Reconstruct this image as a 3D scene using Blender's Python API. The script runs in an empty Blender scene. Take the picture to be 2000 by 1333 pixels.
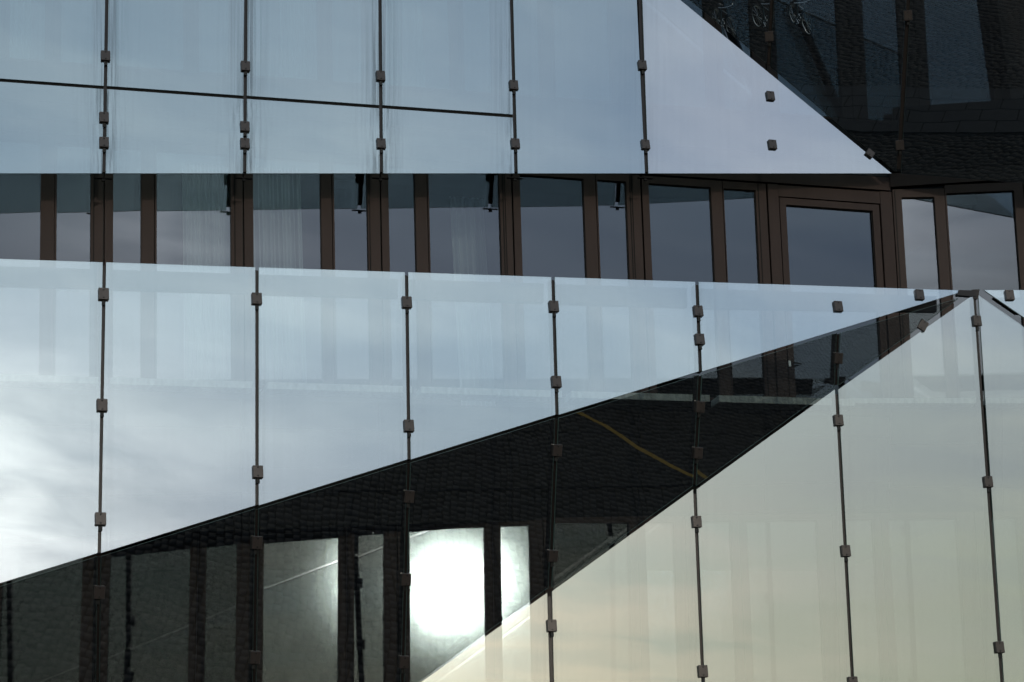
import bpy, bmesh, math, random
import numpy as np
from mathutils import Vector, Matrix
from math import radians, sin, cos, pi
random.seed(7); rng = np.random.default_rng(7)
S = bpy.context.scene
COL = S.collection
# ------------------------------------------------------------------ camera
CAM = Vector((0, 0, 1.6)); FPX = 4000.0; PITCH = radians(17.5); ROLL = radians(-3.6)
FWD = Vector((0, cos(PITCH), sin(PITCH))); U0 = Vector((0, -sin(PITCH), cos(PITCH))); R0 = Vector((1, 0, 0))
RIGHT = cos(ROLL)*R0 + sin(ROLL)*U0; UP = -sin(ROLL)*R0 + cos(ROLL)*U0
cd = bpy.data.cameras.new('camera'); cam = bpy.data.objects.new('camera', cd); COL.objects.link(cam)
cd.sensor_width = 36; cd.lens = FPX/2000*36; cd.clip_end = 5000; cd.clip_start = 0.1
cam.matrix_world = Matrix((( RIGHT.x, UP.x, -FWD.x, CAM.x), (RIGHT.y, UP.y, -FWD.y, CAM.y), (RIGHT.z, UP.z, -FWD.z, CAM.z), (0,0,0,1)))
S.camera = cam
def ray(x, y): return (FWD + RIGHT*((x-1000)/FPX) - UP*((y-666.5)/FPX)).normalized()
def nrm(az, el):
    az, el = radians(az), radians(el); return Vector((sin(az)*cos(el), -cos(az)*cos(el), sin(el)))
def refl(x, y, n): d = ray(x, y); return d - 2*d.dot(n)*n
class Plane:
    def __init__(s, p, n): s.p = Vector(p); s.n = Vector(n).normalized()
    def at(s, x, y, off=0.0):                      # point of the plane (shifted outwards by off) seen along a sight line
        d = ray(x, y); p = s.p + s.n*off
        return CAM + d*((p-CAM).dot(s.n)/d.dot(s.n))
    def __call__(s, x, y, off=0.0):                # point on the plane, then pushed straight out along the normal
        return s.at(x, y) + s.n*off
n1 = nrm(18.4, 0)
P1 = CAM + ray(1000, 666.5)*23.5
W1 = Plane(P1, n1)
A = W1.at(1905, 568, 1.7)
PM = Plane(A, nrm(20, 4)); PR = Plane(A, nrm(15, 0)); PS = Plane(A, nrm(9, 4))
SUN = Vector((sin(radians(21.5))*cos(radians(10.5)), -cos(radians(21.5))*cos(radians(10.5)), sin(radians(10.5))))
L1 = PM.at(0, 1140); L2 = PR.at(820, 1333)
nD = (L1-A).cross(L2-A).normalized()
if nD.dot(FWD) > 0: nD = -nD
PD = Plane(A, nD)
def plane_through(p, q, el, az_max=None):          # plane holding the edge p-q whose normal has the elevation el
    e = (q-p).normalized(); k = e.cross(Vector((0,0,1))).normalized(); l = e.cross(k); best = None
    for i in range(7200):
        th = i*pi/3600; n = k*cos(th)+l*sin(th)
        if n.dot(FWD) > -0.3: continue
        if az_max is not None and math.degrees(math.atan2(n.x, -n.y)) > az_max: continue
        d = abs(math.degrees(math.asin(n.z))-el)
        if best is None or d < best[0]: best = (d, n)
    return Plane(p, best[1])
Ua = W1.at(0, 340, .55); B = W1.at(1742, 338, .46)
PU = plane_through(Ua, B, 6)
s5t = PU.at(1252, -60); s5b = PU.at(1262, 340)
n6 = (s5t-s5b).cross(B-s5b).normalized()
if n6.dot(FWD) > 0: n6 = -n6
B6 = B + PU.n*-.16
n6 = (s5t-s5b).cross(B6-s5b).normalized()
if n6.dot(FWD) > 0: n6 = -n6
P6 = Plane(s5b, n6)
B = P6.at(1742, 338)
PT = plane_through(B, P6.at(1335, 0), -22, 10)
n0 = (SUN - ray(878, 1150)).normalized()
W0 = Plane(W1.at(1000, 1040, -.10), n0)
WU = Plane(W1.at(1000, 300, -.05), n1)
H = W1(1742, 450)
W2 = Plane(H, nrm(7, 0))
# ------------------------------------------------------------------ world, sun, exposure
SUN_EL = math.asin(SUN.z); SUN_AZ = math.atan2(SUN.x, SUN.y)
W = bpy.data.worlds.new('World'); S.world = W; W.use_nodes = True
nt = W.node_tree; nt.nodes.clear()
def nd(t, ty, **k):
    n = t.nodes.new(ty)
    for a, b in k.items():
        if a in n.inputs.keys() and not hasattr(n, a): n.inputs[a].default_value = b
        elif hasattr(n, a): setattr(n, a, b)
    return n
def math_(t, op, a, b=None, c=None):
    n = t.nodes.new('ShaderNodeMath'); n.operation = op
    for i, v in enumerate((a, b, c)):
        if v is None: continue
        if isinstance(v, (int, float)): n.inputs[i].default_value = v
        else: t.links.new(v, n.inputs[i])
    return n.outputs[0]
def vmath(t, op, a, b):
    n = t.nodes.new('ShaderNodeVectorMath'); n.operation = op
    for i, v in enumerate((a, b)):
        if isinstance(v, (tuple, list, Vector)): n.inputs[i].default_value = tuple(v)
        else: t.links.new(v, n.inputs[i])
    return n.outputs['Value'] if op in ('DOT_PRODUCT', 'LENGTH') else n.outputs[0]
def mixc(t, f, a, b, mode='MIX'):
    n = t.nodes.new('ShaderNodeMix'); n.data_type = 'RGBA'; n.blend_type = mode
    for s, v in ((n.inputs[0], f), (n.inputs[6], a), (n.inputs[7], b)):
        if isinstance(v, (int, float)): s.default_value = v
        elif isinstance(v, tuple): s.default_value = (*v, 1) if len(v) == 3 else v
        else: t.links.new(v, s)
    return n.outputs[2]
def ramp(t, f, stops):
    n = t.nodes.new('ShaderNodeValToRGB'); e = n.color_ramp.elements
    while len(e) > 1: e.remove(e[-1])
    for i, (p, c) in enumerate(stops):
        q = e[0] if i == 0 else e.new(p)
        q.position = p; q.color = (*c, 1) if isinstance(c, tuple) else (c, c, c, 1)
    t.links.new(f, n.inputs[0]); return n.outputs[0]
def noise(t, vec, scale, detail=3, rough=.5, dist=0):
    n = t.nodes.new('ShaderNodeTexNoise'); n.inputs['Scale'].default_value = scale
    n.inputs['Detail'].default_value = detail; n.inputs['Roughness'].default_value = rough; n.inputs['Distortion'].default_value = dist
    t.links.new(vec, n.inputs['Vector']); return n.outputs[0]
sky = nt.nodes.new('ShaderNodeTexSky'); sky.sky_type = 'NISHITA'; sky.sun_disc = False
sky.sun_elevation = SUN_EL; sky.sun_rotation = SUN_AZ; sky.dust_density = 2.0; sky.air_density = 1.0; sky.ozone_density = 2.0
SKY_STRENGTH = 0.10
tc = nt.nodes.new('ShaderNodeTexCoord'); g = tc.outputs['Generated']
sp = nt.nodes.new('ShaderNodeSeparateXYZ'); nt.links.new(g, sp.inputs[0])
zc = math_(nt, 'MAXIMUM', sp.outputs[2], 0.0); zd = math_(nt, 'ADD', zc, 0.12)
cb = nt.nodes.new('ShaderNodeCombineXYZ')
nt.links.new(math_(nt, 'DIVIDE', sp.outputs[0], zd), cb.inputs[0]); nt.links.new(math_(nt, 'DIVIDE', sp.outputs[1], zd), cb.inputs[1])
mp = nt.nodes.new('ShaderNodeMapping'); mp.inputs['Scale'].default_value = (1.0, 2.0, 1); mp.inputs['Rotation'].default_value = (0, 0, radians(-22))
nt.links.new(cb.outputs[0], mp.inputs[0])
c1 = noise(nt, mp.outputs[0], 2.6, 6, .50, .35)
mask = ramp(nt, c1, [(.34, 0.0), (.50, .45), (.66, 1.0)])
cosang = vmath(nt, 'DOT_PRODUCT', g, SUN)
ang = math_(nt, 'ARCCOSINE', math_(nt, 'MINIMUM', cosang, 1.0))          # radians from the sun
def gauss(amp, deg, p=2.0):
    q = math_(nt, 'POWER', math_(nt, 'DIVIDE', ang, radians(deg)), p)
    return math_(nt, 'MULTIPLY', math_(nt, 'EXPONENT', math_(nt, 'MULTIPLY', q, -1.0)), amp)
wide = gauss(1.2, 9.0, 1.0); far = gauss(.8, 38.0, 1.0); core = gauss(1500.0, 1.12, 2.0); mid = gauss(60.0, 1.9, 1.0); wide = math_(nt, 'ADD', wide, gauss(9.0, 4.2, 1.0))
# thin high cloud: tone by height above the horizon (cream haze low down, cool white above)
cloudcol = ramp(nt, zc, [(0.0, (5.4, 5.6, 3.5)), (.16, (5.7, 6.05, 4.6)), (.26, (6.0, 6.9, 6.6)), (.33, (5.9, 7.1, 8.0)), (.43, (8.0, 9.8, 10.4)), (.53, (6.6, 8.3, 9.3)), (.63, (5.2, 6.7, 7.7)), (1.0, (3.0, 4.0, 5.6))])
clearcol = mixc(nt, .78, sky.outputs[0], mixc(nt, 1.0, cloudcol, (.70, .80, .90), 'MULTIPLY'))
hue = ramp(nt, noise(nt, mp.outputs[0], .9, 2, .5), [(.38, (.985, 1.0, 1.02)), (.60, (1.02, 1.0, 1.04))])
g3 = math_(nt, 'ARCCOSINE', math_(nt, 'MINIMUM', vmath(nt, 'DOT_PRODUCT', g, refl(1460, 220, P6.n).normalized()), 1.0))
lv = math_(nt, 'EXPONENT', math_(nt, 'MULTIPLY', math_(nt, 'POWER', math_(nt, 'DIVIDE', g3, radians(7)), 2.0), -1.0))
hue = mixc(nt, lv, hue, (1.10, .97, 1.04))          # mauve patch added to the high cloud where the lavender pane mirrors it
base = mixc(nt, 1.0, mixc(nt, mask, clearcol, cloudcol), hue, 'MULTIPLY')
halo = math_(nt, 'ADD', math_(nt, 'MULTIPLY', math_(nt, 'ADD', wide, far), math_(nt, 'ADD', math_(nt, 'MULTIPLY', mask, 1.1), .45)), math_(nt, 'ADD', core, mid))
hc = nt.nodes.new('ShaderNodeVectorMath'); hc.operation = 'SCALE'; hc.inputs[0].default_value = (1.0, .985, .84); nt.links.new(halo, hc.inputs['Scale'])
# a lit bank of cloud standing above the veiled sun
GL = refl(-30, 985, PM.n).normalized()
ang2 = math_(nt, 'ARCCOSINE', math_(nt, 'MINIMUM', vmath(nt, 'DOT_PRODUCT', g, GL), 1.0))
gb = math_(nt, 'EXPONENT', math_(nt, 'MULTIPLY', math_(nt, 'POWER', math_(nt, 'DIVIDE', ang2, radians(4.2)), 1.6), -1.0))
c2 = ramp(nt, noise(nt, mp.outputs[0], 4.5, 5, .5, .4), [(.32, .15), (.62, 1.0)])
bk = nt.nodes.new('ShaderNodeVectorMath'); bk.operation = 'SCALE'; bk.inputs[0].default_value = (11.5, 11.2, 10.2); nt.links.new(math_(nt, 'MULTIPLY', gb, c2), bk.inputs['Scale'])
tot = mixc(nt, 1.0, mixc(nt, 1.0, base, hc.outputs[0], 'ADD'), bk.outputs[0], 'ADD')
bg = nt.nodes.new('ShaderNodeBackground'); bg.inputs[1].default_value = SKY_STRENGTH
nt.links.new(tot, bg.inputs[0]); wo = nt.nodes.new('ShaderNodeOutputWorld'); nt.links.new(bg.outputs[0], wo.inputs[0])
sl = bpy.data.lights.new('sun', 'SUN'); sl.energy = 0.5; sl.angle = radians(0.6); sl.color = (1, .93, .82)
so = bpy.data.objects.new('sun', sl); COL.objects.link(so); so.rotation_euler = (-SUN).to_track_quat('-Z', 'Y').to_euler(); so.location = (0, -10, 40)
S.view_settings.view_transform = 'Standard'; S.view_settings.look = 'None'; S.view_settings.gamma = 1; S.view_settings.use_curve_mapping = False
S.view_settings.exposure = 0.0
S.render.engine = 'CYCLES'; S.cycles.max_bounces = 14; S.cycles.transparent_max_bounces = 24; S.cycles.glossy_bounces = 6
# ------------------------------------------------------------------ materials
def newmat(name):
    m = bpy.data.materials.new(name); m.use_nodes = True; t = m.node_tree; t.nodes.clear()
    o = t.nodes.new('ShaderNodeOutputMaterial'); return m, t, o
def paint(name, col, rough=.5, metal=0., var=.12, scale=6., spec=.4, bump=0.):
    m, t, o = newmat(name); p = t.nodes.new('ShaderNodeBsdfPrincipled')
    geo = t.nodes.new('ShaderNodeNewGeometry'); mpn = t.nodes.new('ShaderNodeMapping'); mpn.inputs['Scale'].default_value = (1, 1, .35)
    t.links.new(geo.outputs['Position'], mpn.inputs[0])
    n = noise(t, mpn.outputs[0], scale, 5, .6)
    lo = tuple(c*(1-var) for c in col); hi = tuple(c*(1+var) for c in col)
    t.links.new(ramp(t, n, [(.3, lo), (.7, hi)]), p.inputs['Base Color'])
    p.inputs['Roughness'].default_value = rough; p.inputs['Metallic'].default_value = metal; p.inputs['Specular IOR Level'].default_value = spec
    if bump:
        b = t.nodes.new('ShaderNodeBump'); b.inputs['Strength'].default_value = bump; b.inputs['Distance'].default_value = .01
        t.links.new(noise(t, geo.outputs['Position'], scale*9, 4), b.inputs['Height']); t.links.new(b.outputs[0], p.inputs['Normal'])
    t.links.new(p.outputs[0], o.inputs[0]); return m
def glass(name, fac, rcol, tcol, wave=.0, streak=0., rough=0.0, wscale=1.1):
    m, t, o = newmat(name)
    geo = t.nodes.new('ShaderNodeNewGeometry'); pos = geo.outputs['Position']
    gl = t.nodes.new('ShaderNodeBsdfGlossy'); gl.inputs['Roughness'].default_value = rough; gl.inputs['Color'].default_value = (*rcol, 1)
    tr = t.nodes.new('ShaderNodeBsdfTransparent'); tr.inputs['Color'].default_value = (*tcol, 1)
    if wave:
        b = t.nodes.new('ShaderNodeBump'); b.inputs['Strength'].default_value = 1.0; b.inputs['Distance'].default_value = wave
        w1 = noise(t, pos, wscale, 1, .4); w2 = noise(t, pos, wscale*4.5, 1, .4)
        h = math_(t, 'ADD', w1, math_(t, 'MULTIPLY', w2, .05)); t.links.new(h, b.inputs['Height']); t.links.new(b.outputs[0], gl.inputs['Normal'])
    # faint dust film, a little stronger where rain leaves runs below the joints
    uv = t.nodes.new('ShaderNodeUVMap'); s2 = t.nodes.new('ShaderNodeSeparateXYZ'); t.links.new(uv.outputs[0], s2.inputs[0])
    cmb = t.nodes.new('ShaderNodeCombineXYZ'); t.links.new(math_(t, 'MULTIPLY', s2.outputs[0], 55), cmb.inputs[0]); t.links.new(math_(t, 'MULTIPLY', s2.outputs[1], 1.3), cmb.inputs[1])
    t.links.new(vmath(t, 'DOT_PRODUCT', pos, (.31, .0, .0)), cmb.inputs[2])
    st = noise(t, cmb.outputs[0], 1.0, 5, .65, .4)
    ed = math_(t, 'ABSOLUTE', math_(t, 'SUBTRACT', s2.outputs[0], .5))
    ed = math_(t, 'POWER', math_(t, 'MULTIPLY', ed, 2.0), 7.0)
    sm = math_(t, 'MULTIPLY', math_(t, 'ADD', math_(t, 'MULTIPLY', ed, streak), .02), ramp(t, st, [(.42, 0.0), (.66, 1.0)]))
    f = math_(t, 'MULTIPLY', math_(t, 'SUBTRACT', 1.0, sm), fac)
    mx = t.nodes.new('ShaderNodeMixShader'); t.links.new(f, mx.inputs[0]); t.links.new(tr.outputs[0], mx.inputs[1]); t.links.new(gl.outputs[0], mx.inputs[2])
    if name != 'window_pane_glass':
        df = t.nodes.new('ShaderNodeBsdfDiffuse'); df.inputs['Color'].default_value = (.35, .36, .34, 1)
        big = noise(t, pos, 2.3, 5, .7)
        low = math_(t, 'MULTIPLY', math_(t, 'POWER', math_(t, 'SUBTRACT', 1.0, s2.outputs[1]), 16.0), math_(t, 'ADD', big, st))
        spots = ramp(t, noise(t, pos, 34, 2, .5), [(.74, 0.0), (.78, 1.0)])
        dirt = math_(t, 'ADD', math_(t, 'MULTIPLY', low, 9.0), math_(t, 'MULTIPLY', spots, 14.0))
        mx2 = t.nodes.new('ShaderNodeMixShader'); t.links.new(math_(t, 'MULTIPLY', math_(t, 'ADD', dirt, math_(t, 'ADD', big, math_(t, 'MULTIPLY', sm, 8.0))), .002), mx2.inputs[0])
        t.links.new(mx.outputs[0], mx2.inputs[1]); t.links.new(df.outputs[0], mx2.inputs[2]); mx = mx2
    t.links.new(mx.outputs[0], o.inputs[0]); return m
M_COAT = glass('coated_glass', .49, (.95, .98, 1.0), (.95, .97, .94), .0012, .12)
M_COATS = glass('coated_glass_rain_streaked', .48, (.94, .98, 1.0), (.56, .68, .68), .0012, .8)
M_COATU = glass('coated_glass_tinted', .48, (.94, .98, 1.0), (.50, .60, .60), .0012, .1)
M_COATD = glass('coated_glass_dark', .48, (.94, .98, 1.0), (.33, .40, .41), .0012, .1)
M_BACK = glass('clear_glass_back', .03, (1, 1, 1), (.95, .98, .97), 0)
M_PANE = glass('window_pane_glass', .125, (.80, .86, 1.0), (.50, .55, .56), .0004)
M_EDGE = paint('ground_glass_edge', (.12, .18, .16), .3)
M_BROWN = paint('bronze_anodised_metal', (.034, .0195, .0155), .55, .05, .16, 4., .2, .03)
M_BROWN2 = paint('bronze_clamp_metal', (.046, .036, .033), .38, .3, .12, 9., .45, .02)
M_POST = paint('bronze_post_metal', (.018, .0135, .0125), .38, .35, .1, 6)
M_SPAN = paint('dark_spandrel_metal', (.009, .008, .0075), .6, .1, .2, 3., .12)
M_BLACK = paint('black_rubber', (.012, .012, .012), .7, 0, .2)
M_CONC = paint('pale_concrete', (.30, .32, .30), .85, 0, .3, 22., .2, .2)
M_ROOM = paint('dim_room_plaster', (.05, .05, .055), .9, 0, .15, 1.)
M_CURT = paint('sheer_white_curtain', (.54, .56, .57), .95, 0, .05, 8., .1)
M_STEEL = paint('brushed_steel', (.55, .55, .53), .3, .9)
# ------------------------------------------------------------------ object helpers
def link(o, parent=None):
    COL.objects.link(o)
    if parent is not None: o.parent = parent
    return o
def thing(name, loc, label, cat, group=None):
    o = bpy.data.objects.new(name, None); o.location = loc; o.empty_display_size = .3; o['label'] = label; o['category'] = cat
    if group: o['group'] = group
    return link(o)
def tag(o, label, cat, group=None):
    o['label'] = label; o['category'] = cat
    if group: o['group'] = group
    return o
def org(parent):
    v = Vector((0, 0, 0)); p = parent
    while p is not None: v += p.location; p = p.parent
    return v
def mesh_obj(name, verts, faces, mats, parent=None, mi=None, uvs=None, origin=None):
    base = org(parent)
    o0 = Vector(origin) if origin is not None else (sum((Vector(v) for v in verts), Vector())/len(verts))
    me = bpy.data.meshes.new(name); me.from_pydata([tuple(Vector(v)-o0) for v in verts], [], faces)
    for m in (mats if isinstance(mats, (list, tuple)) else [mats]): me.materials.append(m)
    if mi:
        for p, k in zip(me.polygons, mi): p.material_index = k
    if uvs:
        ul = me.uv_layers.new(name='UVMap')
        for p in me.polygons:
            for li in p.loop_indices: ul.data[li].uv = uvs[me.loops[li].vertex_index]
    me.update()
    o = bpy.data.objects.new(name, me); o.location = o0-base
    return link(o, parent)
def slab(name, front, n, thick, mats, parent=None, mi=None, uvs=None):
    """front: points (counter-clockwise or not) of the front face, thickened by thick against the normal n"""
    fr = [Vector(p) for p in front]; k = len(fr); bk = [p - n*thick for p in fr]
    nn = Vector()
    for i in range(k): nn += (fr[i]-fr[0]).cross(fr[(i+1) % k]-fr[0])
    if nn.dot(n) < 0:
        fr.reverse(); bk.reverse()
        if uvs: uvs = uvs[::-1]
    faces = [list(range(k)), list(range(2*k-1, k-1, -1))] + [[i, k+i, k+(i+1) % k, (i+1) % k] for i in range(k)]
    m = mi if mi is not None else None
    mil = [m[0], m[1]] + [m[2]]*k if m else None
    return mesh_obj(name, fr+bk, faces, mats, parent, mil, (uvs+uvs) if uvs else None)
def box_mesh(name, sx, sy, sz, mat, bev=.004):
    bm = bmesh.new(); bmesh.ops.create_cube(bm, size=1); bmesh.ops.scale(bm, vec=(sx, sy, sz), verts=bm.verts)
    if bev: bmesh.ops.bevel(bm, geom=list(bm.edges), offset=bev, segments=1, affect='EDGES')
    me = bpy.data.meshes.new(name); bm.to_mesh(me); bm.free(); me.materials.append(mat); return me
def bar(name, a, b, n, w, d, mat, parent=None, off=0.):
    """a square bar whose front face lies on a-b, w wide, d deep behind n"""
    a = Vector(a)+n*off; b = Vector(b)+n*off; s = (b-a).normalized().cross(n).normalized()*(w/2)
    return slab(name, [a-s, a+s, b+s, b-s], n, d, mat, parent)
def quad(pl, pts, off=0.): return [pl(x, y, off) for x, y in pts]
def frame_on(pl, up_hint=Vector((0, 0, 1))):       # rotation: local -Y is the plane normal, Z up in the plane
    y = -pl.n; z = (up_hint - up_hint.dot(y)*y).normalized(); x = y.cross(z)
    return Matrix((x, y, z)).transposed()
# ------------------------------------------------------------------ glass screens
def poly_uv(pts):
    xs = [p[0] for p in pts]; ys = [p[1] for p in pts]; a, b, c, d = min(xs), max(xs), min(ys), max(ys)
    return [((x-a)/(b-a), 1-(y-c)/(d-c)) for x, y in pts]
def panel(pl, pts, parent, mat=None, tilt=(0, 0), name='glass_panel'):
    mat = mat or M_COAT
    q = pl
    if tilt != (0, 0):
        cx = sum(p[0] for p in pts)/len(pts); cy = sum(p[1] for p in pts)/len(pts)
        R = Matrix.Rotation(radians(tilt[0]), 3, 'Z') @ Matrix.Rotation(radians(tilt[1]), 3, 'X')
        q = Plane(pl(cx, cy), R @ pl.n)
    return slab(name, quad(q, pts), q.n, .018, [mat, M_BACK, M_EDGE], parent, (0, 1, 2), poly_uv(pts))
CLIP = box_mesh('clamp', .102, .030, .124, M_BROWN2, .004)
scr = bpy.data.meshes.new('screw'); bm = bmesh.new(); bmesh.ops.create_cone(bm, cap_ends=True, segments=10, radius1=.009, radius2=.008, depth=.006)
bmesh.ops.rotate(bm, cent=(0, 0, 0), matrix=Matrix.Rotation(pi/2, 3, 'X'), verts=bm.verts); bm.to_mesh(scr); bm.free(); scr.materials.append(M_BLACK)
GASK_SHADE = box_mesh('gasket_shade', .034, .020, .05, M_BLACK, 0)  # black piece put in for the shade at the gasket below each clamp
def clamp(pl, x, y, parent, rot=0., gasket_shade=True):
    o = bpy.data.objects.new('clamp', CLIP); base = org(parent)
    p = pl(x, y, .0165)
    R = frame_on(pl) @ Matrix.Rotation(radians(rot), 3, 'Y')
    o.matrix_local = Matrix.Translation(p-base) @ R.to_4x4(); link(o, parent)
    for s in (-1, 1):
        c = bpy.data.objects.new('screw', scr); c.location = (0, -.0175, s*.042); link(c, o)
    if gasket_shade:
        c = bpy.data.objects.new('gasket_shade', GASK_SHADE); c.location = (0, .018, -.088); link(c, o)
    return o
def lerp(a, b, t): return a+(b-a)*t
def sx(s, y): (x0, y0), (x1, y1) = s; return x0 + (x1-x0)*(y-y0)/(y1-y0)
def post(pl, s, parent, w=.050, d=.11, name='post', back=.024):
    return bar(name, pl(*s[0]), pl(*s[1]), pl.n, w, d, M_POST, parent, -back)
G = 3.4
tl = lambda s=.13: (random.uniform(-s, s), random.uniform(-s, s))
# --- upper blue screen
t_u = thing('glass_screen', PU(600, 335), 'large blue upper glass screen of upright panes above the open window band', 'glass wall', 'folded glass screens of the facade')
Us = [((-345, -262), (-358, 340)), ((-62, -262), (-72, 340)), ((213, -262), (203, 340)), ((482, -262), (478, 340)), ((740, -262), (745, 340)), ((992, -262), (1008, 340)), ((1243, -262), (1263, 340))]
J = lambda x: 157+.0698*x
for i in range(len(Us)-1):
    a, b = Us[i], Us[i+1]
    if i < 5:
        ja = J(sx(a, 180)); jb = J(sx(b, 200)); g2 = 3.2
        panel(PU, [(sx(a, -262)+G, -262), (sx(b, -262)-G, -262), (sx(b, jb)-G, jb-g2), (sx(a, ja)+G, ja-g2)], t_u, M_COATS, tl())
        panel(PU, [(sx(a, ja)+G, ja+g2), (sx(b, jb)-G, jb+g2), (sx(b, 340)-G, 339), (sx(a, 340)+G, 339)], t_u, M_COATS, tl())
        bar('joint_rail', PU(sx(a, ja)+G, ja), PU(sx(b, jb)-G, jb), PU.n, .05, .06, M_SPAN, t_u, -.024)
    else:
        panel(PU, [(sx(a, -262)+G, -262), (1014, -262), (1240, -76), (sx(b, 340)-G, 339), (sx(a, 340)+G, 339)], t_u, M_COATU, tl())
for s in Us[1:]:
    top = (sx(s, -262), -262) if s is not Us[-1] else (sx(s, -60), -60)
    post(PU, (top, (s[1][0], 334)), t_u, .046, .04)
for x, y in [(206, 111), (203, 231), (203, 280), (479, 131), (478, 249), (478, 282), (743, 150), (744, 282), (1003, 168), (1006, 282), (1254, 129), (1260, 284), (-68, 95), (-70, 280)]: clamp(PU, x, y, t_u)
for s in Us[1:]:
    c = PU(s[1][0], 344, -.03); R = frame_on(PU)
    for nm, dim, dx in (('bracket_plate', (.19, .035, .012), Vector((0, .02, -.004))), ('bracket_block', (.04, .02, .03), Vector((0, .02, -.025)))):
        me = box_mesh(nm, *dim, M_SPAN, .003); o = bpy.data.objects.new(nm, me); o.matrix_local = Matrix.Translation(c + R @ dx - org(t_u)) @ R.to_4x4(); link(o, t_u)
# --- lavender triangular pane beside it
t_6 = thing('glass_screen', P6(1450, 335), 'pale lavender triangular glass pane between the blue screen and the dark upper corner', 'glass wall', 'folded glass screens of the facade')
panel(P6, [(1252.5, -62), (1741, 339), (1266.5, 339)], t_6, M_COATU)
for x, y, r in [(1504, 189, 0), (1508, 284, 0), (1699, 300, 38)]: clamp(P6, x, y, t_6, r, False)
for x, y0, y1 in [(1505, 155, 330)]: post(P6, ((x-3, y0), (x+4, y1)), t_6, .05, .05, 'post', .05)
# --- dark upper corner screen
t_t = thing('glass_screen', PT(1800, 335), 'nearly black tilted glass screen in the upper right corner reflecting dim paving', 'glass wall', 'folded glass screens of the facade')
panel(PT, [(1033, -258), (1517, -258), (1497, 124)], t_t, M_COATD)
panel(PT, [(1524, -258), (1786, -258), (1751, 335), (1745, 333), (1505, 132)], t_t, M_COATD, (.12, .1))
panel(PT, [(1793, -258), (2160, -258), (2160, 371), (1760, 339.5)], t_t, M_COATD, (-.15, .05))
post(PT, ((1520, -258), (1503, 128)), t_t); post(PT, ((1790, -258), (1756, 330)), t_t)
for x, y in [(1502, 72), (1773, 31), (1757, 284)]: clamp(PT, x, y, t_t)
# --- lower left bright screen
t_m = thing('glass_screen', PM(600, 800), 'bright pale blue lower left glass screen of long panes below the open window band', 'glass wall', 'folded glass screens of the facade')
Mt = lambda x: 506+.0330*x
Mb = lambda x: 1140-.3021*x
Ms = [(-400, -415), (-95, -105), (204, 194), (502, 502), (794, 799), (1080, 1088), (1361, 1368)]
for i, (xt, xb) in enumerate(Ms):
    if i < len(Ms)-1:
        xt2, xb2 = Ms[i+1]
        pts = [(xt+G, Mt(xt)), (xt2-G, Mt(xt2)), (xb2-G, Mb(xb2)-1), (xb+G, Mb(xb)-1)]
    else:
        pts = [(xt+G, Mt(xt)), (1874, 567.5), (1872, 572), (xb+G, Mb(xb)-1)]
    panel(PM, pts, t_m, None, tl(.10))
    if i: post(PM, ((xt, Mt(xt)+4), (xb, Mb(xb)-3)), t_m, .058, .07)
    # flat channel behind the head of each pane
    x2 = Ms[i+1][0] if i < len(Ms)-1 else 1850
    e0, e1 = xt+10, x2-12
    slab('head_channel', [PM(e0, Mt(e0)+6, -.10), PM(e1, Mt(e1)+6, -.10), PM(e1, Mt(e1)+(43 if i < 6 else 36), -.10), PM(e0, Mt(e0)+44, -.10)], PM.n, .05, M_SPAN, t_m)
for x, y in [(202, 576), (199, 793), (196, 1015), (501, 585), (503, 923), (794, 592), (798, 833), (1081, 600), (1086, 747), (1363, 609), (1366, 664), (-97, 566), (-100, 790)]: clamp(PM, x, y, t_m)
for x, y in [(1636, 600), (1795, 577)]: clamp(PM, x, y, t_m, 0, False)
slab('edge_cap', [PM(1872, 567, .004), PM(1906, 568, .004), PM(1906, 580, .004), PM(1869, 577, .004)], PM.n, .05, M_POST, t_m)
# --- dark wedge
t_d = thing('glass_screen', PD(700, 1200), 'long dark glass wedge leaning down between the pale left and cream right screens, reflecting cobbles', 'glass wall', 'folded glass screens of the facade')
Rb = lambda x: 1333-.7051*(x-820)
Dt = lambda x: Mb(x)+6
Db = lambda x: Rb(x)-5
Ds = [((-105, 1172), (-112, 1560)), ((194, 1082), (188, 1560)), ((502, 988), (494, 1560)), ((799, 898), (786, 1356)), ((1088, 811), (1075, 1153)), ((1368, 727), (1357, 954)), ((1638, 645), (1634, 759))]
tilts = [(0, 0), (.05, -.05), (-.05, 0), (.04, .05), (0, 0), (.0, .34), (0, .3)]
for i, s in enumerate(Ds):
    yb = min(1560, Db(s[1][0]))
    a = [(s[0][0]+G, Dt(s[0][0]))]; z = [(s[1][0]+G, yb)]
    if i < len(Ds)-1:
        e = Ds[i+1]; yb2 = min(1560, Db(e[1][0])); pts = a+[(e[0][0]-G, Dt(e[0][0])), (e[1][0]-G, yb2)]
        if yb == 1560 and yb2 < 1560: pts.append((820-(1555-1333)/.7051, 1555))
        pts += z
    else: pts = a+[(1872, Dt(1872)+3), (1868, Db(1868)-2)]+z
    panel(PD, pts, t_d, None, tilts[i])
    post(PD, ((s[0][0], Dt(s[0][0])+2), (s[1][0], yb-2)), t_d, .06, .06, 'post', .03)
for x, y in [(193, 1157), (501, 1060), (497, 1284), (798, 970), (792, 1132), (788, 1293), (1087, 880), (1079, 1086), (1366, 795), (1362, 885), (1636, 700)]: clamp(PD, x, y, t_d)
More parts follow.
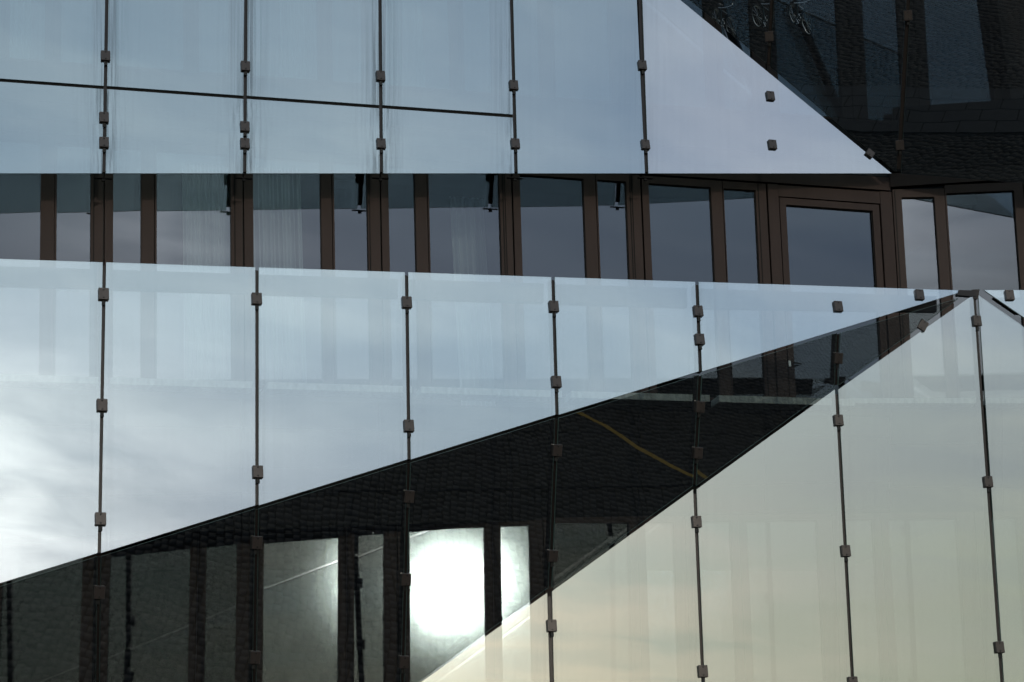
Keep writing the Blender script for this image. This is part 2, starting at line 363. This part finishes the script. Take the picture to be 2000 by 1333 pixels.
# --- cream right screen
t_r = thing('glass_screen', PR(1500, 1300), 'cream reflecting glass screen of tall panes filling the lower right', 'glass wall', 'folded glass screens of the facade')
Rs = [((1075, 1157), (1084, 1560)), ((1357, 956), (1383, 1560)), ((1634, 761), (1678, 1560)), ((1904, 574), (1973, 1560)), ((2176, 760), (2262, 1560))]
panel(PR, [(1072-G, Rb(1072)+3), (1083-G, 1560), (502, 1560)], t_r, None, tl(.10))
for i in range(4):
    s, e = Rs[i], Rs[i+1]
    if i < 3: pts = [(s[0][0]+G, Rb(s[0][0])+2), (e[0][0]-G, Rb(e[0][0])+ (2 if i < 2 else 8)), (e[1][0]-G, 1560), (s[1][0]+G, 1560)]
    else: pts = [(1911, 577), (e[0][0]-G, 757), (e[1][0]-G, 1560), (s[1][0]+G, 1560)]
    panel(PR, pts, t_r, None, tl(.10))
for s in Rs[:4]: post(PR, ((s[0][0], s[0][1]+8), s[1]), t_r, .046, .07)
for x, y in [(1637, 822), (1651, 1077), (1665, 1334), (1360, 1020), (1372, 1312), (1077, 1223), (1907, 628), (1929, 942), (1951, 1265)]: clamp(PR, x, y, t_r)
clamp(PR, 1801, 637, t_r, 34, False)
slab('edge_cap', [PR(1899, 566, .003), PR(1913, 566, .003), PR(1910, 584, .003), PR(1900, 584, .003)], PR.n, .05, M_POST, t_r)
# --- small blue triangle at the right edge
t_s = thing('glass_screen', PS(1990, 570), 'small blue triangular glass pane at the right edge under the open window band', 'glass wall', 'folded glass screens of the facade')
panel(PS, [(1922, 567), (2200, 567), (2200, 757)], t_s)
clamp(PS, 1971, 578, t_s, 0, False)
slab('head_channel', [PS(1945, 575, -.10), PS(2190, 575, -.10), PS(2190, 606, -.10), PS(1990, 606, -.10)], PS.n, .05, M_SPAN, t_s)
# ------------------------------------------------------------------ window walls behind the screens
def lean(x, y, x0=300., k=.000043): return x + (y-340)*k*(x-x0)
def window(pl, parent, xs, out, top, bot, ftop=None, fb=None, ln=lean, tilt=(0, 0), depth=.09, rec=.035, sash=0):
    """xs: pane left,right at y=340; out: outline left,right; top/bot: functions of x"""
    (a, b), (c, d) = xs, out
    ftop = ftop or (lambda x: top(x)-14); fb = fb or (lambda x: bot(x)+4)
    def P(x, y, o=0.): return pl(ln(x, y), y, o)
    inner = [(a, top(a)), (b, top(b)), (b, bot(b)), (a, bot(a))]; outer = [(c, ftop(c)), (d, ftop(d)), (d, fb(d)), (c, fb(c))]
    O = [P(*p) for p in outer]; I = [P(*p) for p in inner]; n = pl.n
    f = mesh_obj('window', O+I+[p-n*depth for p in O]+[p-n*depth for p in I],
        [[i, (i+1) % 4, 4+(i+1) % 4, 4+i] for i in range(4)] + [[4+i, 4+(i+1) % 4, 12+(i+1) % 4, 12+i] for i in range(4)] + [[8+i, 8+(i+1) % 4, (i+1) % 4, i] for i in range(4)], M_BROWN, parent)
    q = pl
    if tilt != (0, 0):
        cx, cy = (a+b)/2, (top(a)+bot(a))/2
        R = Matrix.Rotation(radians(tilt[0]), 3, 'Z') @ Matrix.Rotation(radians(tilt[1]), 3, 'X'); q = Plane(pl(cx, cy), R @ pl.n)
    w = 1.5
    pp = [(a-w, top(a)-w), (b+w, top(b)-w), (b+w, bot(b)+w), (a-w, bot(a)+w)]
    pts = [q(ln(x, y), y, -rec) for x, y in pp]
    slab('pane', pts, q.n, .012, [M_PANE, M_BACK, M_EDGE], f, (0, 1, 2), [(0, 1), (1, 1), (1, 0), (0, 0)])
    # black rubber seal round the pane
    gi = [P(*p) for p in [(a+.9, top(a)+.9), (b-.9, top(b)+.9), (b-.9, bot(b)-.9), (a+.9, bot(a)-.9)]]; go = [P(*p) for p in [(a, top(a)), (b, top(b)), (b, bot(b)), (a, bot(a))]]
    mesh_obj('seal', [p-n*(rec-.008) for p in gi]+[p-n*(rec-.008) for p in go], [[i, (i+1) % 4, 4+(i+1) % 4, 4+i] for i in range(4)], M_BLACK, f)
    if sash:                                       # slim raised bead near one side of the frame
        for xx in (sash if isinstance(sash, tuple) else (sash,)):
            bar('bead', P(xx, ftop(xx)+2), P(xx, fb(xx)-2), n, .012, .012, M_SPAN, f, .004)
    return f
T = lambda x: 272+.068*x
Bt = lambda x: 738+.0285*x
t_w = thing('window_wall', W1(900, 770), 'brown framed storey windows seen bare in the dark band between the glass screens', 'window wall', 'window walls of the storeys')
A1 = [(-160, -60, -206, -56), (-42, 80, -54, 106.5), (111, 178, 107.5, 201.5), (221, 276, 205, 301), (306, 451, 302.5, 473), (494, 626, 476.5, 647), (652, 717, 648.5, 740.5), (758, 810, 743.8, 833),
      (837, 975, 834.5, 997.5), (1015, 1139, 1001, 1162), (1166, 1222, 1163.5, 1249.5), (1266, 1387, 1253, 1409), (1412, 1474, 1410.5, 1494.5)]
sash = {2: 183.5, 6: 720.5, 8: (981, 985), 10: (1229, 1233), 12: 1479, 4: 458}
for i, (a, b, c, d) in enumerate(A1):
    window(W1, t_w, (a, b), (c, d), (lambda x: T(x)), Bt, tilt=(random.uniform(-.25, .25)+(-1.8 if i < 4 else 0), random.uniform(-.15, .15)), sash=sash.get(i, 0))
wm = window(W1, t_w, (1532, 1700), (1520, 1713), (lambda x: 400+(x-1532)*.07), Bt, lambda x: 386+(x-1520)*.075, tilt=(.3, -.2))
for x0, x1 in ((1497, 1517.5), (1715.5, 1738)):      # jambs of the operable bay
    slab('jamb', [W1(lean(x, y), y, .012) for x, y in [(x0, T(x0)-14), (x1, T(x1)-14), (x1, Bt(x1)+4), (x0, Bt(x0)+4)]], n1, .1, M_BROWN, t_w)
slab('jamb', [W1(lean(x, y), y, .010) for x, y in [(1518, T(1518)-13), (1715, T(1715)-13), (1715, 384+(1715-1520)*.075), (1518, 384)]], n1, .1, M_BROWN, t_w)
slab('jamb', [W1(lean(x, y), y, .0) for x, y in [(-54, T(0)), (-48, T(0)), (-48, 740), (-54, 740)]], n1, .1, M_BROWN, t_w)
# handle of the operable window
Rw = frame_on(W1)
def place(name, me, p, parent, R=Rw): o = bpy.data.objects.new(name, me); o.matrix_local = Matrix.Translation(p-org(parent)) @ R.to_4x4(); return link(o, parent)
h = place('handle', box_mesh('handle', .03, .012, .075, M_STEEL, .002), W1(1542, 711, .006), wm)
l = place('lever', box_mesh('lever', .125, .018, .018, M_BLACK, .004), W1(1555, 711, .05), h); 
# lintel, black seams behind the frames
slab('lintel', [W1(x, y, .015) for x, y in [(-220, T(-220)-17), (1738, T(1738)-17), (1738, T(1738)-42), (-220, T(-220)-42)]], n1, .1, M_BROWN, t_w)
slab('backing', [W1(x, y, -.094) for x, y in [(-220, T(-220)-12), (1760, T(1760)-14), (1774, 790), (-220, 734)]][:0] or [W1(x, y, -.0) for x, y in [(-220, T(-220)-60), (1738, T(1738)-60), (1738, T(1738)-44), (-220, T(-220)-44)]], n1, .12, M_BLACK, t_w)
for x in (203.2, 474.7, 742.2, 999.2, 1251.2, 1496, 107, 302, 648, 833.7, 1163, 1409.8, 1518.5, 1714.2, -55, 1519):
    bar('seam', W1(lean(x, T(x)-12), T(x)-12, 0), W1(lean(x, Bt(x)+2), Bt(x)+2, 0), n1, .03, .03, M_BLACK, t_w, -.05)
# pale ledge at the foot of each bay
Lx = [-400, -95, 204, 502, 794, 1080, 1361, 1638]
for a, b in zip(Lx[:-1], Lx[1:]):
    yy = lambda x: 744+.0285*x
    a2, b2 = lean(a, 750)+9, lean(b, 750)-9
    slab('ledge', [W1(a2, yy(a2), .24), W1(b2, yy(b2), .24), W1(b2, yy(b2)+13, .24), W1(a2, yy(a2)+13, .24)], n1, .24, M_CONC, t_w)
# turned bay on the right
t_w2 = thing('window_wall', W2(1880, 780), 'turned window bay at the right end of the open band with two pale panes', 'window wall', 'window walls of the storeys')
Bt2 = lambda x: 784.
for (a, b, c, d), tp in zip([(1758, 1822, 1741, 1842), (1846, 1978, 1843, 1996), (2016, 2150, 1998, 2170)], [lambda x: 386-(x-1758)*.02, lambda x: 378-(x-1846)*.045, lambda x: 370-(x-2010)*.05]):
    window(W2, t_w2, (a, b), (c, d), tp, Bt2, lambda x, tp=tp: tp(x)-16, tilt=(random.uniform(-.2, .2), -.1), sash=(c+4 if c != 1843 else 0))
slab('lintel', [W2(x, y, .012) for x, y in [(1739, 366), (2200, 336), (2200, 310), (1736, 340)]], W2.n, .1, M_BROWN, t_w2)
slab('ledge', [W2(x, y, .2) for x, y in [(1650, 787), (1896, 787), (1896, 797), (1650, 797)]], W2.n, .18, M_CONC, t_w2)
slab('ledge', [W2(x, y, .2) for x, y in [(1916, 787), (2200, 787), (2200, 797), (1916, 797)]], W2.n, .18, M_CONC, t_w2)
for x in (1842.5, 1997): bar('seam', W2(lean(x, 365), 365), W2(lean(x, 785), 785), W2.n, .03, .03, M_BLACK, t_w2, -.05)
# upper storey
t_wu = thing('window_wall', WU(600, 160), 'upper storey windows faintly visible behind the blue glass screen', 'window wall', 'window walls of the storeys')
B2 = lambda x: 112+.072*x; T2 = lambda x: -520+.09*x
ln2 = lambda x, y: x + (y-120)*.00004*(x-300)
A2 = [(-90, 0, -140, 12), (18, 88, 13, 104), (119, 182, 105, 202), (226, 359, 204, 383), (389, 448, 384, 474), (496, 622, 476, 644), (650, 708, 645, 740), (755, 880, 742, 900), (907, 962, 901, 990), (1007, 1056, 992, 1080), (1084, 1193, 1081, 1240), (1262, 1380, 1242, 1400), (1412, 1470, 1401, 1495), (1518, 1640, 1497, 1660), (1690, 1760, 1662, 1790), (1812, 1940, 1792, 1975)]
for a, b, c, d in A2:
    window(WU, t_wu, (a, b), (c, d), T2, B2, ln=ln2, tilt=(random.uniform(-.2, .2), random.uniform(-.1, .1)))
# lower storey
t_w0 = thing('window_wall', W0(1000, 1330), 'lower storey windows seen through the dark wedge, one pane flaring with the sun', 'window wall', 'window walls of the storeys')
T0 = lambda x: 1062-.036*x if x < 1083 else 1023-.0135*(x-1083)
B0 = lambda x: 1620.
ln0 = lambda x, y: x + (y-1050)*.00006*(x-720)
A0 = [(-60, -5, -80, 3), (8, 163, 4, 188), (217, 372, 190, 387), (404, 463, 388, 489), (516, 662, 491, 677), (692, 750, 678, 775), (800, 947, 777, 962), (978, 1035, 963, 1060), (1083, 1230, 1062, 1245), (1261, 1317, 1246, 1338), (1360, 1429, 1340, 1444), (1460, 1598, 1445, 1626), (1652, 1708, 1628, 1722), (1738, 1872, 1723, 1905), (1938, 1990, 1907, 2004), (2020, 2150, 2006, 2180)]
PT0 = {8: (4.5, 1.5), 4: (.85, .2), 5: (-.25, .2), 7: (-.28, .1), 2: (-3.5, .5), 3: (-4.5, 1.0), 1: (-3, .5)}
for i, (a, b, c, d) in enumerate(A0):
    window(W0, t_w0, (a, b), (c, d), T0, B0, lambda x: T0(x)-12, ln=ln0, tilt=PT0.get(i, (0, 0)), rec=.045)
# spandrels (one panel per bay and band)
t_sp = thing('spandrel_wall', W1(900, 900), 'dark metal spandrel wall between the middle and lower storey windows', 'wall', 'spandrel walls between storeys')
Sx = [-400, -95, 204, 474, 742, 999, 1251, 1497, 1742]
for a, b in zip(Sx[:-1], Sx[1:]):
    for k, (y0, y1, o) in enumerate([(0, 62, -.05), (64, 150, -.05), (152, 205, -.02), (207, 285, -.06)]):
        yb = lambda x, d: 764+.0285*x+d*(1-.00022*x)
        slab('spandrel_panel', [W1(a+1, yb(a, y0), o), W1(b-1, yb(b, y0), o), W1(b-1, yb(b, y1), o), W1(a+1, yb(a, y1), o)], n1, .05, M_SPAN, t_sp)
for k, (y0, y1, o) in enumerate([(799, 865, -.05), (867, 950, -.05), (952, 1015, -.03)]):
    for a, b in ((1744, 1960), (1962, 2200)):
        slab('spandrel_panel', [W2(a, y0, o), W2(b, y0, o), W2(b, y1, o), W2(a, y1, o)], W2.n, .05, M_SPAN, t_sp)
t_sp2 = thing('spandrel_wall', WU(900, 250), 'dark metal spandrel wall hidden behind the blue glass screen above the window band', 'wall', 'spandrel walls between storeys')
for a, b in zip(Sx[:-1], Sx[1:]):
    for k, (f0, f1, o) in enumerate([(.03, .30, 0), (.31, .52, .04), (.53, .74, 0)]):
        yb = lambda x, f: lerp(B2(x), T(x), f)
        slab('spandrel_panel', [WU(a+1, yb(a, f0), o), WU(b-1, yb(b, f0), o), WU(b-1, yb(b, f1), o), WU(a+1, yb(a, f1), o)], n1, .05, M_SPAN, t_sp2)
slab('spandrel_panel', [W2(x, y, .0) for x, y in [(1744, 336), (2200, 305), (2200, 180), (1744, 210)]], W2.n, .05, M_SPAN, t_sp2)
# floors and rooms of the building, in the wall's own axes
u1 = Vector((cos(radians(18.4)), sin(radians(18.4)), 0))
def LW(u, o, z): p = P1 + u1*u + n1*o; return Vector((p.x, p.y, z))
def zof(pl, x, y): return pl(x, y).z
def boxw(name, u0, u1_, o0, o1, z0, z1, mat, parent):
    v = [LW(u, o, z) for z in (z0, z1) for u, o in ((u0, o0), (u1_, o0), (u1_, o1), (u0, o1))]
    return mesh_obj(name, v, [[0, 1, 2, 3], [7, 6, 5, 4], [0, 4, 5, 1], [1, 5, 6, 2], [2, 6, 7, 3], [3, 7, 4, 0]], mat, parent)
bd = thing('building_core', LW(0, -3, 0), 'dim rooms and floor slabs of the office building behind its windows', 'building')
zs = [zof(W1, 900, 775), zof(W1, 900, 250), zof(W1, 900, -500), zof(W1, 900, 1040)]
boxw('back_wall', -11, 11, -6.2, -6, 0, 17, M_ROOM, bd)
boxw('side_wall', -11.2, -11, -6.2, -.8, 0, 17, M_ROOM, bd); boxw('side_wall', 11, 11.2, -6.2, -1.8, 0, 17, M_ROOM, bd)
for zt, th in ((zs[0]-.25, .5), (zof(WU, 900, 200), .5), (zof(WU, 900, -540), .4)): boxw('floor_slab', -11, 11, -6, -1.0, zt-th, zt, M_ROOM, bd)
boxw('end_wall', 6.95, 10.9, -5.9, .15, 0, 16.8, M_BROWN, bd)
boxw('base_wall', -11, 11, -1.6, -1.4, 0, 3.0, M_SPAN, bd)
# ------------------------------------------------------------------ curtains
def curtain(pl, x0, x1, y0, y1, label, off=-.30, folds=9, seed=0):
    r = random.Random(seed); a = pl(lean(x0, y0), y0, off); b = pl(lean(x1, y0), y0, off); zb = pl(lean(x0, y1), y1, off).z
    n = 150; vs = []; ph = 0
    wv = [(r.uniform(.6, 1.8)*folds, r.uniform(0, 6.28), r.uniform(.3, 1)) for _ in range(5)]
    for i in range(n+1):
        t = i/n; d = sum(A*sin(f*t*6.28+p) for f, p, A in wv)*.022; p = a.lerp(b, t)+pl.n*d
        vs.append(Vector((p.x, p.y, a.z)))
    for i in range(n+1):
        t = i/n; d = sum(A*sin(f*t*6.28+p+.3) for f, p, A in wv)*.028; p = a.lerp(b, t)+pl.n*d
        vs.append(Vector((p.x, p.y, zb)))
    vs2 = vs+[v-pl.n*.004 for v in vs]; m = 2*(n+1)
    fs = [[i, n+1+i, n+2+i, i+1] for i in range(n)]; fs += [[m+j for j in reversed(f)] for f in fs]
    o = mesh_obj('curtain', vs2, fs, M_CURT); o.data.polygons.foreach_set('use_smooth', [True]*len(fs))
    return tag(o, label, 'curtain', 'sheer curtains behind the windows')
curtain(W1, 364, 470, 300, 745, 'left one of the two neighbouring sheer white curtains, ending at a wide brown post', seed=3)
curtain(W1, 476, 596, 305, 748, 'right one of the two neighbouring sheer white curtains, sharp folds beside a wide brown post', seed=5)
curtain(W1, 918, 985, 330, 760, 'faint grey curtain at the right side of the window in the middle of the band', -.9, 4, seed=8)
curtain(WU, -60, 62, -100, 112, 'faint curtain behind the upper blue screen, in the far left corner', seed=11)
curtain(WU, 560, 640, -100, 150, 'faint curtain behind the upper blue screen, third bay from the left', seed=12)
curtain(WU, 755, 840, -100, 164, 'faint curtain behind the upper blue screen, fourth bay from the left', seed=13)
# ------------------------------------------------------------------ ground
def plainmat(name, stops, scale, rough=.9, spec=.04):
    m, t, o = newmat(name); p = t.nodes.new('ShaderNodeBsdfPrincipled'); geo = t.nodes.new('ShaderNodeNewGeometry')
    t.links.new(ramp(t, noise(t, geo.outputs['Position'], scale, 6, .65), stops), p.inputs['Base Color']); p.inputs['Roughness'].default_value = rough; p.inputs['Specular IOR Level'].default_value = spec
    t.links.new(p.outputs[0], o.inputs[0]); return m
M_ASPH = plainmat('asphalt_bed', [(.3, .0012), (.7, .0025)], 3)
M_COB = None
m, t, o = newmat('basalt_cobbles'); p = t.nodes.new('ShaderNodeBsdfPrincipled'); at = t.nodes.new('ShaderNodeAttribute'); at.attribute_name = 'tone'
geo = t.nodes.new('ShaderNodeNewGeometry'); big = noise(t, geo.outputs['Position'], .35, 4, .6)
v = math_(t, 'MULTIPLY', math_(t, 'ADD', at.outputs['Fac'], .4), math_(t, 'ADD', big, .3))
t.links.new(ramp(t, v, [(.1, (.0045, .0045, .0048)), (.9, (.013, .0125, .0125))]), p.inputs['Base Color']); p.inputs['Roughness'].default_value = .9; p.inputs['Specular IOR Level'].default_value = .03
t.links.new(p.outputs[0], o.inputs[0]); M_COB = m
M_SLABS = plainmat('granite_slabs', [(.3, (.009, .0095, .0105)), (.7, (.014, .0145, .016))], 5)
M_YEL = plainmat('worn_yellow_paint', [(.3, (.10, .055, .010)), (.7, (.17, .10, .018))], 14)
gr = mesh_obj('ground', [(-2500, -2500, 0), (2500, -2500, 0), (2500, 2500, 0), (-2500, 2500, 0)], [[0, 1, 2, 3]], M_ASPH, origin=(0, 0, 0)); gr['kind'] = 'structure'
def cobbles(x0, x1, y0, y1, s, skip=None, rot=radians(-42), el=2.0):
    R_ = math.hypot(x1-x0, y1-y0)/2; mx, my = (x0+x1)/2, (y0+y1)/2; nx, ny = int(2*R_/(s*el)), int(2*R_/s)
    ix, iy = np.meshgrid(np.arange(nx), np.arange(ny)); ix = ix.ravel(); iy = iy.ravel()
    rowj = rng.uniform(-.5, .5, ny)[iy]
    lx_ = -R_+(ix+.5+rowj)*s*el + rng.uniform(-.14, .14, ix.size)*s*el; ly_ = -R_+(iy+.5)*s + rng.uniform(-.06, .06, ix.size)*s + .10*np.sin(lx_*.7)
    cx = mx+lx_*cos(rot)-ly_*sin(rot); cy = my+lx_*sin(rot)+ly_*cos(rot)
    k = (cx > x0) & (cx < x1) & (cy > y0) & (cy < y1); cx, cy = cx[k], cy[k]
    if skip is not None: k = ~skip(cx, cy); cx, cy = cx[k], cy[k]
    N_ = cx.size; hx = s*el*rng.uniform(.44, .485, N_); hy = s*rng.uniform(.43, .48, N_); z = rng.uniform(.013, .016, N_); a = rot+rng.uniform(-.08, .08, N_)
    V = np.zeros((N_, 8, 3)); 
    for j, (sx_, sy_) in enumerate(((-1, -1), (1, -1), (1, 1), (-1, 1))):
        jx = 1+rng.uniform(-.12, .06, N_); jy = 1+rng.uniform(-.12, .06, N_)
        for l_, (sc, zz) in enumerate(((1.0, np.zeros(N_)+.002), (.95, z))):
            lx = sx_*hx*jx*sc; ly = sy_*hy*jy*sc
            V[:, l_*4+j, 0] = cx+lx*np.cos(a)-ly*np.sin(a); V[:, l_*4+j, 1] = cy+lx*np.sin(a)+ly*np.cos(a); V[:, l_*4+j, 2] = zz + (rng.uniform(-.0012, .0012, N_) if l_ else 0)
    q = np.array([[4, 5, 6, 7], [0, 1, 5, 4], [1, 2, 6, 5], [2, 3, 7, 6], [3, 0, 4, 7]])
    F_ = (np.arange(N_)[:, None, None]*8+q[None]).reshape(-1)
    me = bpy.data.meshes.new('cobblestones'); me.vertices.add(N_*8); me.vertices.foreach_set('co', V.ravel())
    me.loops.add(F_.size); me.loops.foreach_set('vertex_index', F_.astype(np.int32)); me.polygons.add(F_.size//4)
    me.polygons.foreach_set('loop_start', np.arange(0, F_.size, 4, dtype=np.int32)); me.polygons.foreach_set('loop_total', np.full(F_.size//4, 4, dtype=np.int32))
    me.update(calc_edges=True)
    at = me.attributes.new('tone', 'FLOAT', 'FACE'); at.data.foreach_set('value', np.repeat(rng.uniform(0, 1, N_), 5).astype(np.float32))
    me.materials.append(M_COB); o = bpy.data.objects.new('cobblestones', me); o['kind'] = 'stuff'; link(o); return o
# slab walk crosses the square; cobbles on both sides
def walk(cx, cy): return (np.abs((cy+8.6) - .22*cx) < 1.75)
co = cobbles(-16, 44, -24, 18, .135, walk); tag(co, 'dark irregular basalt cobbles of the square in front of the building', 'paving')
pv = bpy.data.objects.new('paved_walk', None); pv['kind'] = 'structure'; link(pv)
SLM = box_mesh('paving_slab', .98, .84, .05, M_SLABS, .008)
for i in range(-16, 30):
    for k in range(4):
        o = bpy.data.objects.new('paving_slab', SLM); x = i + (.5 if k % 2 else 0); yy_ = -1.3+k*.87
        o.location = (x*cos(.2165)-yy_*sin(.2165), -8.6+x*sin(.2165)+yy_*cos(.2165), .022+random.uniform(-.003, .003)); o.rotation_euler = (0, 0, .2165); link(o, pv)
# yellow line on the cobbles, seen mirrored in the dark wedge
def mirror_ground(pl, x, y):
    h = pl(x, y); d = refl(x, y, pl.n); return h + d*(-h.z/d.z)
pts = [mirror_ground(PD, x, y) for x, y in [(1040, 790), (1125, 808), (1180, 832), (1240, 868), (1300, 905), (1360, 938), (1420, 985)]]
vs = []; 
for i, p in enumerate(pts):
    t_ = (pts[min(i+1, len(pts)-1)]-pts[max(i-1, 0)]).normalized(); s_ = Vector((-t_.y, t_.x, 0))*.075
    for z in (.004, .020): vs += [Vector((p.x, p.y, z))-s_, Vector((p.x, p.y, z))+s_]
fs = []
for i in range(len(pts)-1):
    a = 4*i; b = a+4; fs += [[a+2, a+3, b+3, b+2], [a, a+2, b+2, b], [a+3, a+1, b+1, b+3], [a+1, a, b, b+1]]
fs += [[0, 1, 3, 2], [len(vs)-4, len(vs)-2, len(vs)-1, len(vs)-3]]
tag(mesh_obj('yellow_line', vs, fs, M_YEL), 'curving worn yellow line on the cobbles, mirrored in the dark glass wedge', 'painted line')
# parked bicycles mirrored in the dark upper corner
def tube(bm, pts, r, seg=6, closed=False):
    rings = []; n = len(pts)
    for i, p in enumerate(pts):
        p = Vector(p); a = Vector(pts[(i-1) % n if closed else max(i-1, 0)]); b = Vector(pts[(i+1) % n if closed else min(i+1, n-1)])
        d = (b-a).normalized(); h = Vector((0, 1, 0)) if abs(d.y) < .9 else Vector((1, 0, 0)); s = d.cross(h).normalized(); q = d.cross(s)
        rings.append([bm.verts.new(p+(s*cos(k*2*pi/seg)+q*sin(k*2*pi/seg))*r) for k in range(seg)])
    for i in range(n if closed else n-1):
        A_, B_ = rings[i], rings[(i+1) % n]
        for k in range(seg): bm.faces.new([A_[k], A_[(k+1) % seg], B_[(k+1) % seg], B_[k]])
    if not closed: bm.faces.new(rings[0]); bm.faces.new(rings[-1][::-1])
def bobj(name, bm, mat, parent, loc=(0, 0, 0)):
    bmesh.ops.recalc_face_normals(bm, faces=bm.faces); me = bpy.data.meshes.new(name); bm.to_mesh(me); bm.free(); me.materials.append(mat)
    o = bpy.data.objects.new(name, me); o.location = loc; return link(o, parent)
M_TYRE = paint('tyre_rubber', (.02, .02, .02), .8); M_FRAME = paint('dark_frame_paint', (.03, .05, .06), .3, .2)
def bicycle(loc, rz, label):
    r = thing('bicycle', loc, label, 'bicycle', 'bicycles parked on the square'); r.rotation_euler = (0, 0, rz)
    for x in (-.52, .52):
        b = bmesh.new(); tube(b, [(.33*cos(k*pi/12), 0, .33*sin(k*pi/12)) for k in range(24)], .019, 6, True); w = bobj('wheel', b, M_TYRE, r, (x, 0, .35))
        b = bmesh.new(); tube(b, [(.305*cos(k*pi/12), 0, .305*sin(k*pi/12)) for k in range(24)], .009, 5, True)
        for k in range(12): tube(b, [(0, 0, 0), (.305*cos(k*pi/6), 0, .305*sin(k*pi/6))], .0025, 3)
        bobj('rim', b, M_STEEL, w)
    b = bmesh.new()
    for l_ in ([(-.52, 0, .35), (-.05, 0, .30), (-.17, 0, .80), (-.52, 0, .35)], [(-.05, 0, .30), (.36, 0, .72), (-.15, 0, .74)], [(.34, 0, .86), (.40, 0, .60), (.52, 0, .35)]): tube(b, l_, .017)
    bobj('frame', b, M_FRAME, r)
    b = bmesh.new(); tube(b, [(.20, -.26, .97), (.33, -.2, .98), (.34, 0, .95), (.33, .2, .98), (.20, .26, .97)], .013); tube(b, [(.34, 0, .84), (.34, 0, .95)], .014); bobj('handlebar', b, M_STEEL, r)
    b = bmesh.new(); tube(b, [(-.30, 0, .90), (-.18, 0, .90), (-.04, 0, .895)], .05, 8); tube(b, [(-.175, 0, .78), (-.185, 0, .87)], .014); bobj('saddle', b, M_BLACK, r)
    b = bmesh.new(); tube(b, [(-.05+.09*cos(k*pi/8), -.04, .30+.09*sin(k*pi/8)) for k in range(16)], .006, 4, True); tube(b, [(-.05, .06, .30), (.08, .06, .18), (.08, .14, .18)], .011); tube(b, [(-.05, -.06, .30), (-.18, -.06, .42), (-.18, -.14, .42)], .011); bobj('crank', b, M_STEEL, r)
for (x, y), rz, lb in [((1415, 45), .5, 'leftmost dim bicycle mirrored at the top of the dark upper corner'), ((1495, 38), .45, 'middle of three dim bicycles mirrored in the dark upper corner'), ((1575, 40), .6, 'rightmost of three bicycles mirrored in the dark upper corner, clearest wheel')]:
    p = mirror_ground(PT, x, y+25); bicycle((p.x, p.y, .034), rz+.6, lb)
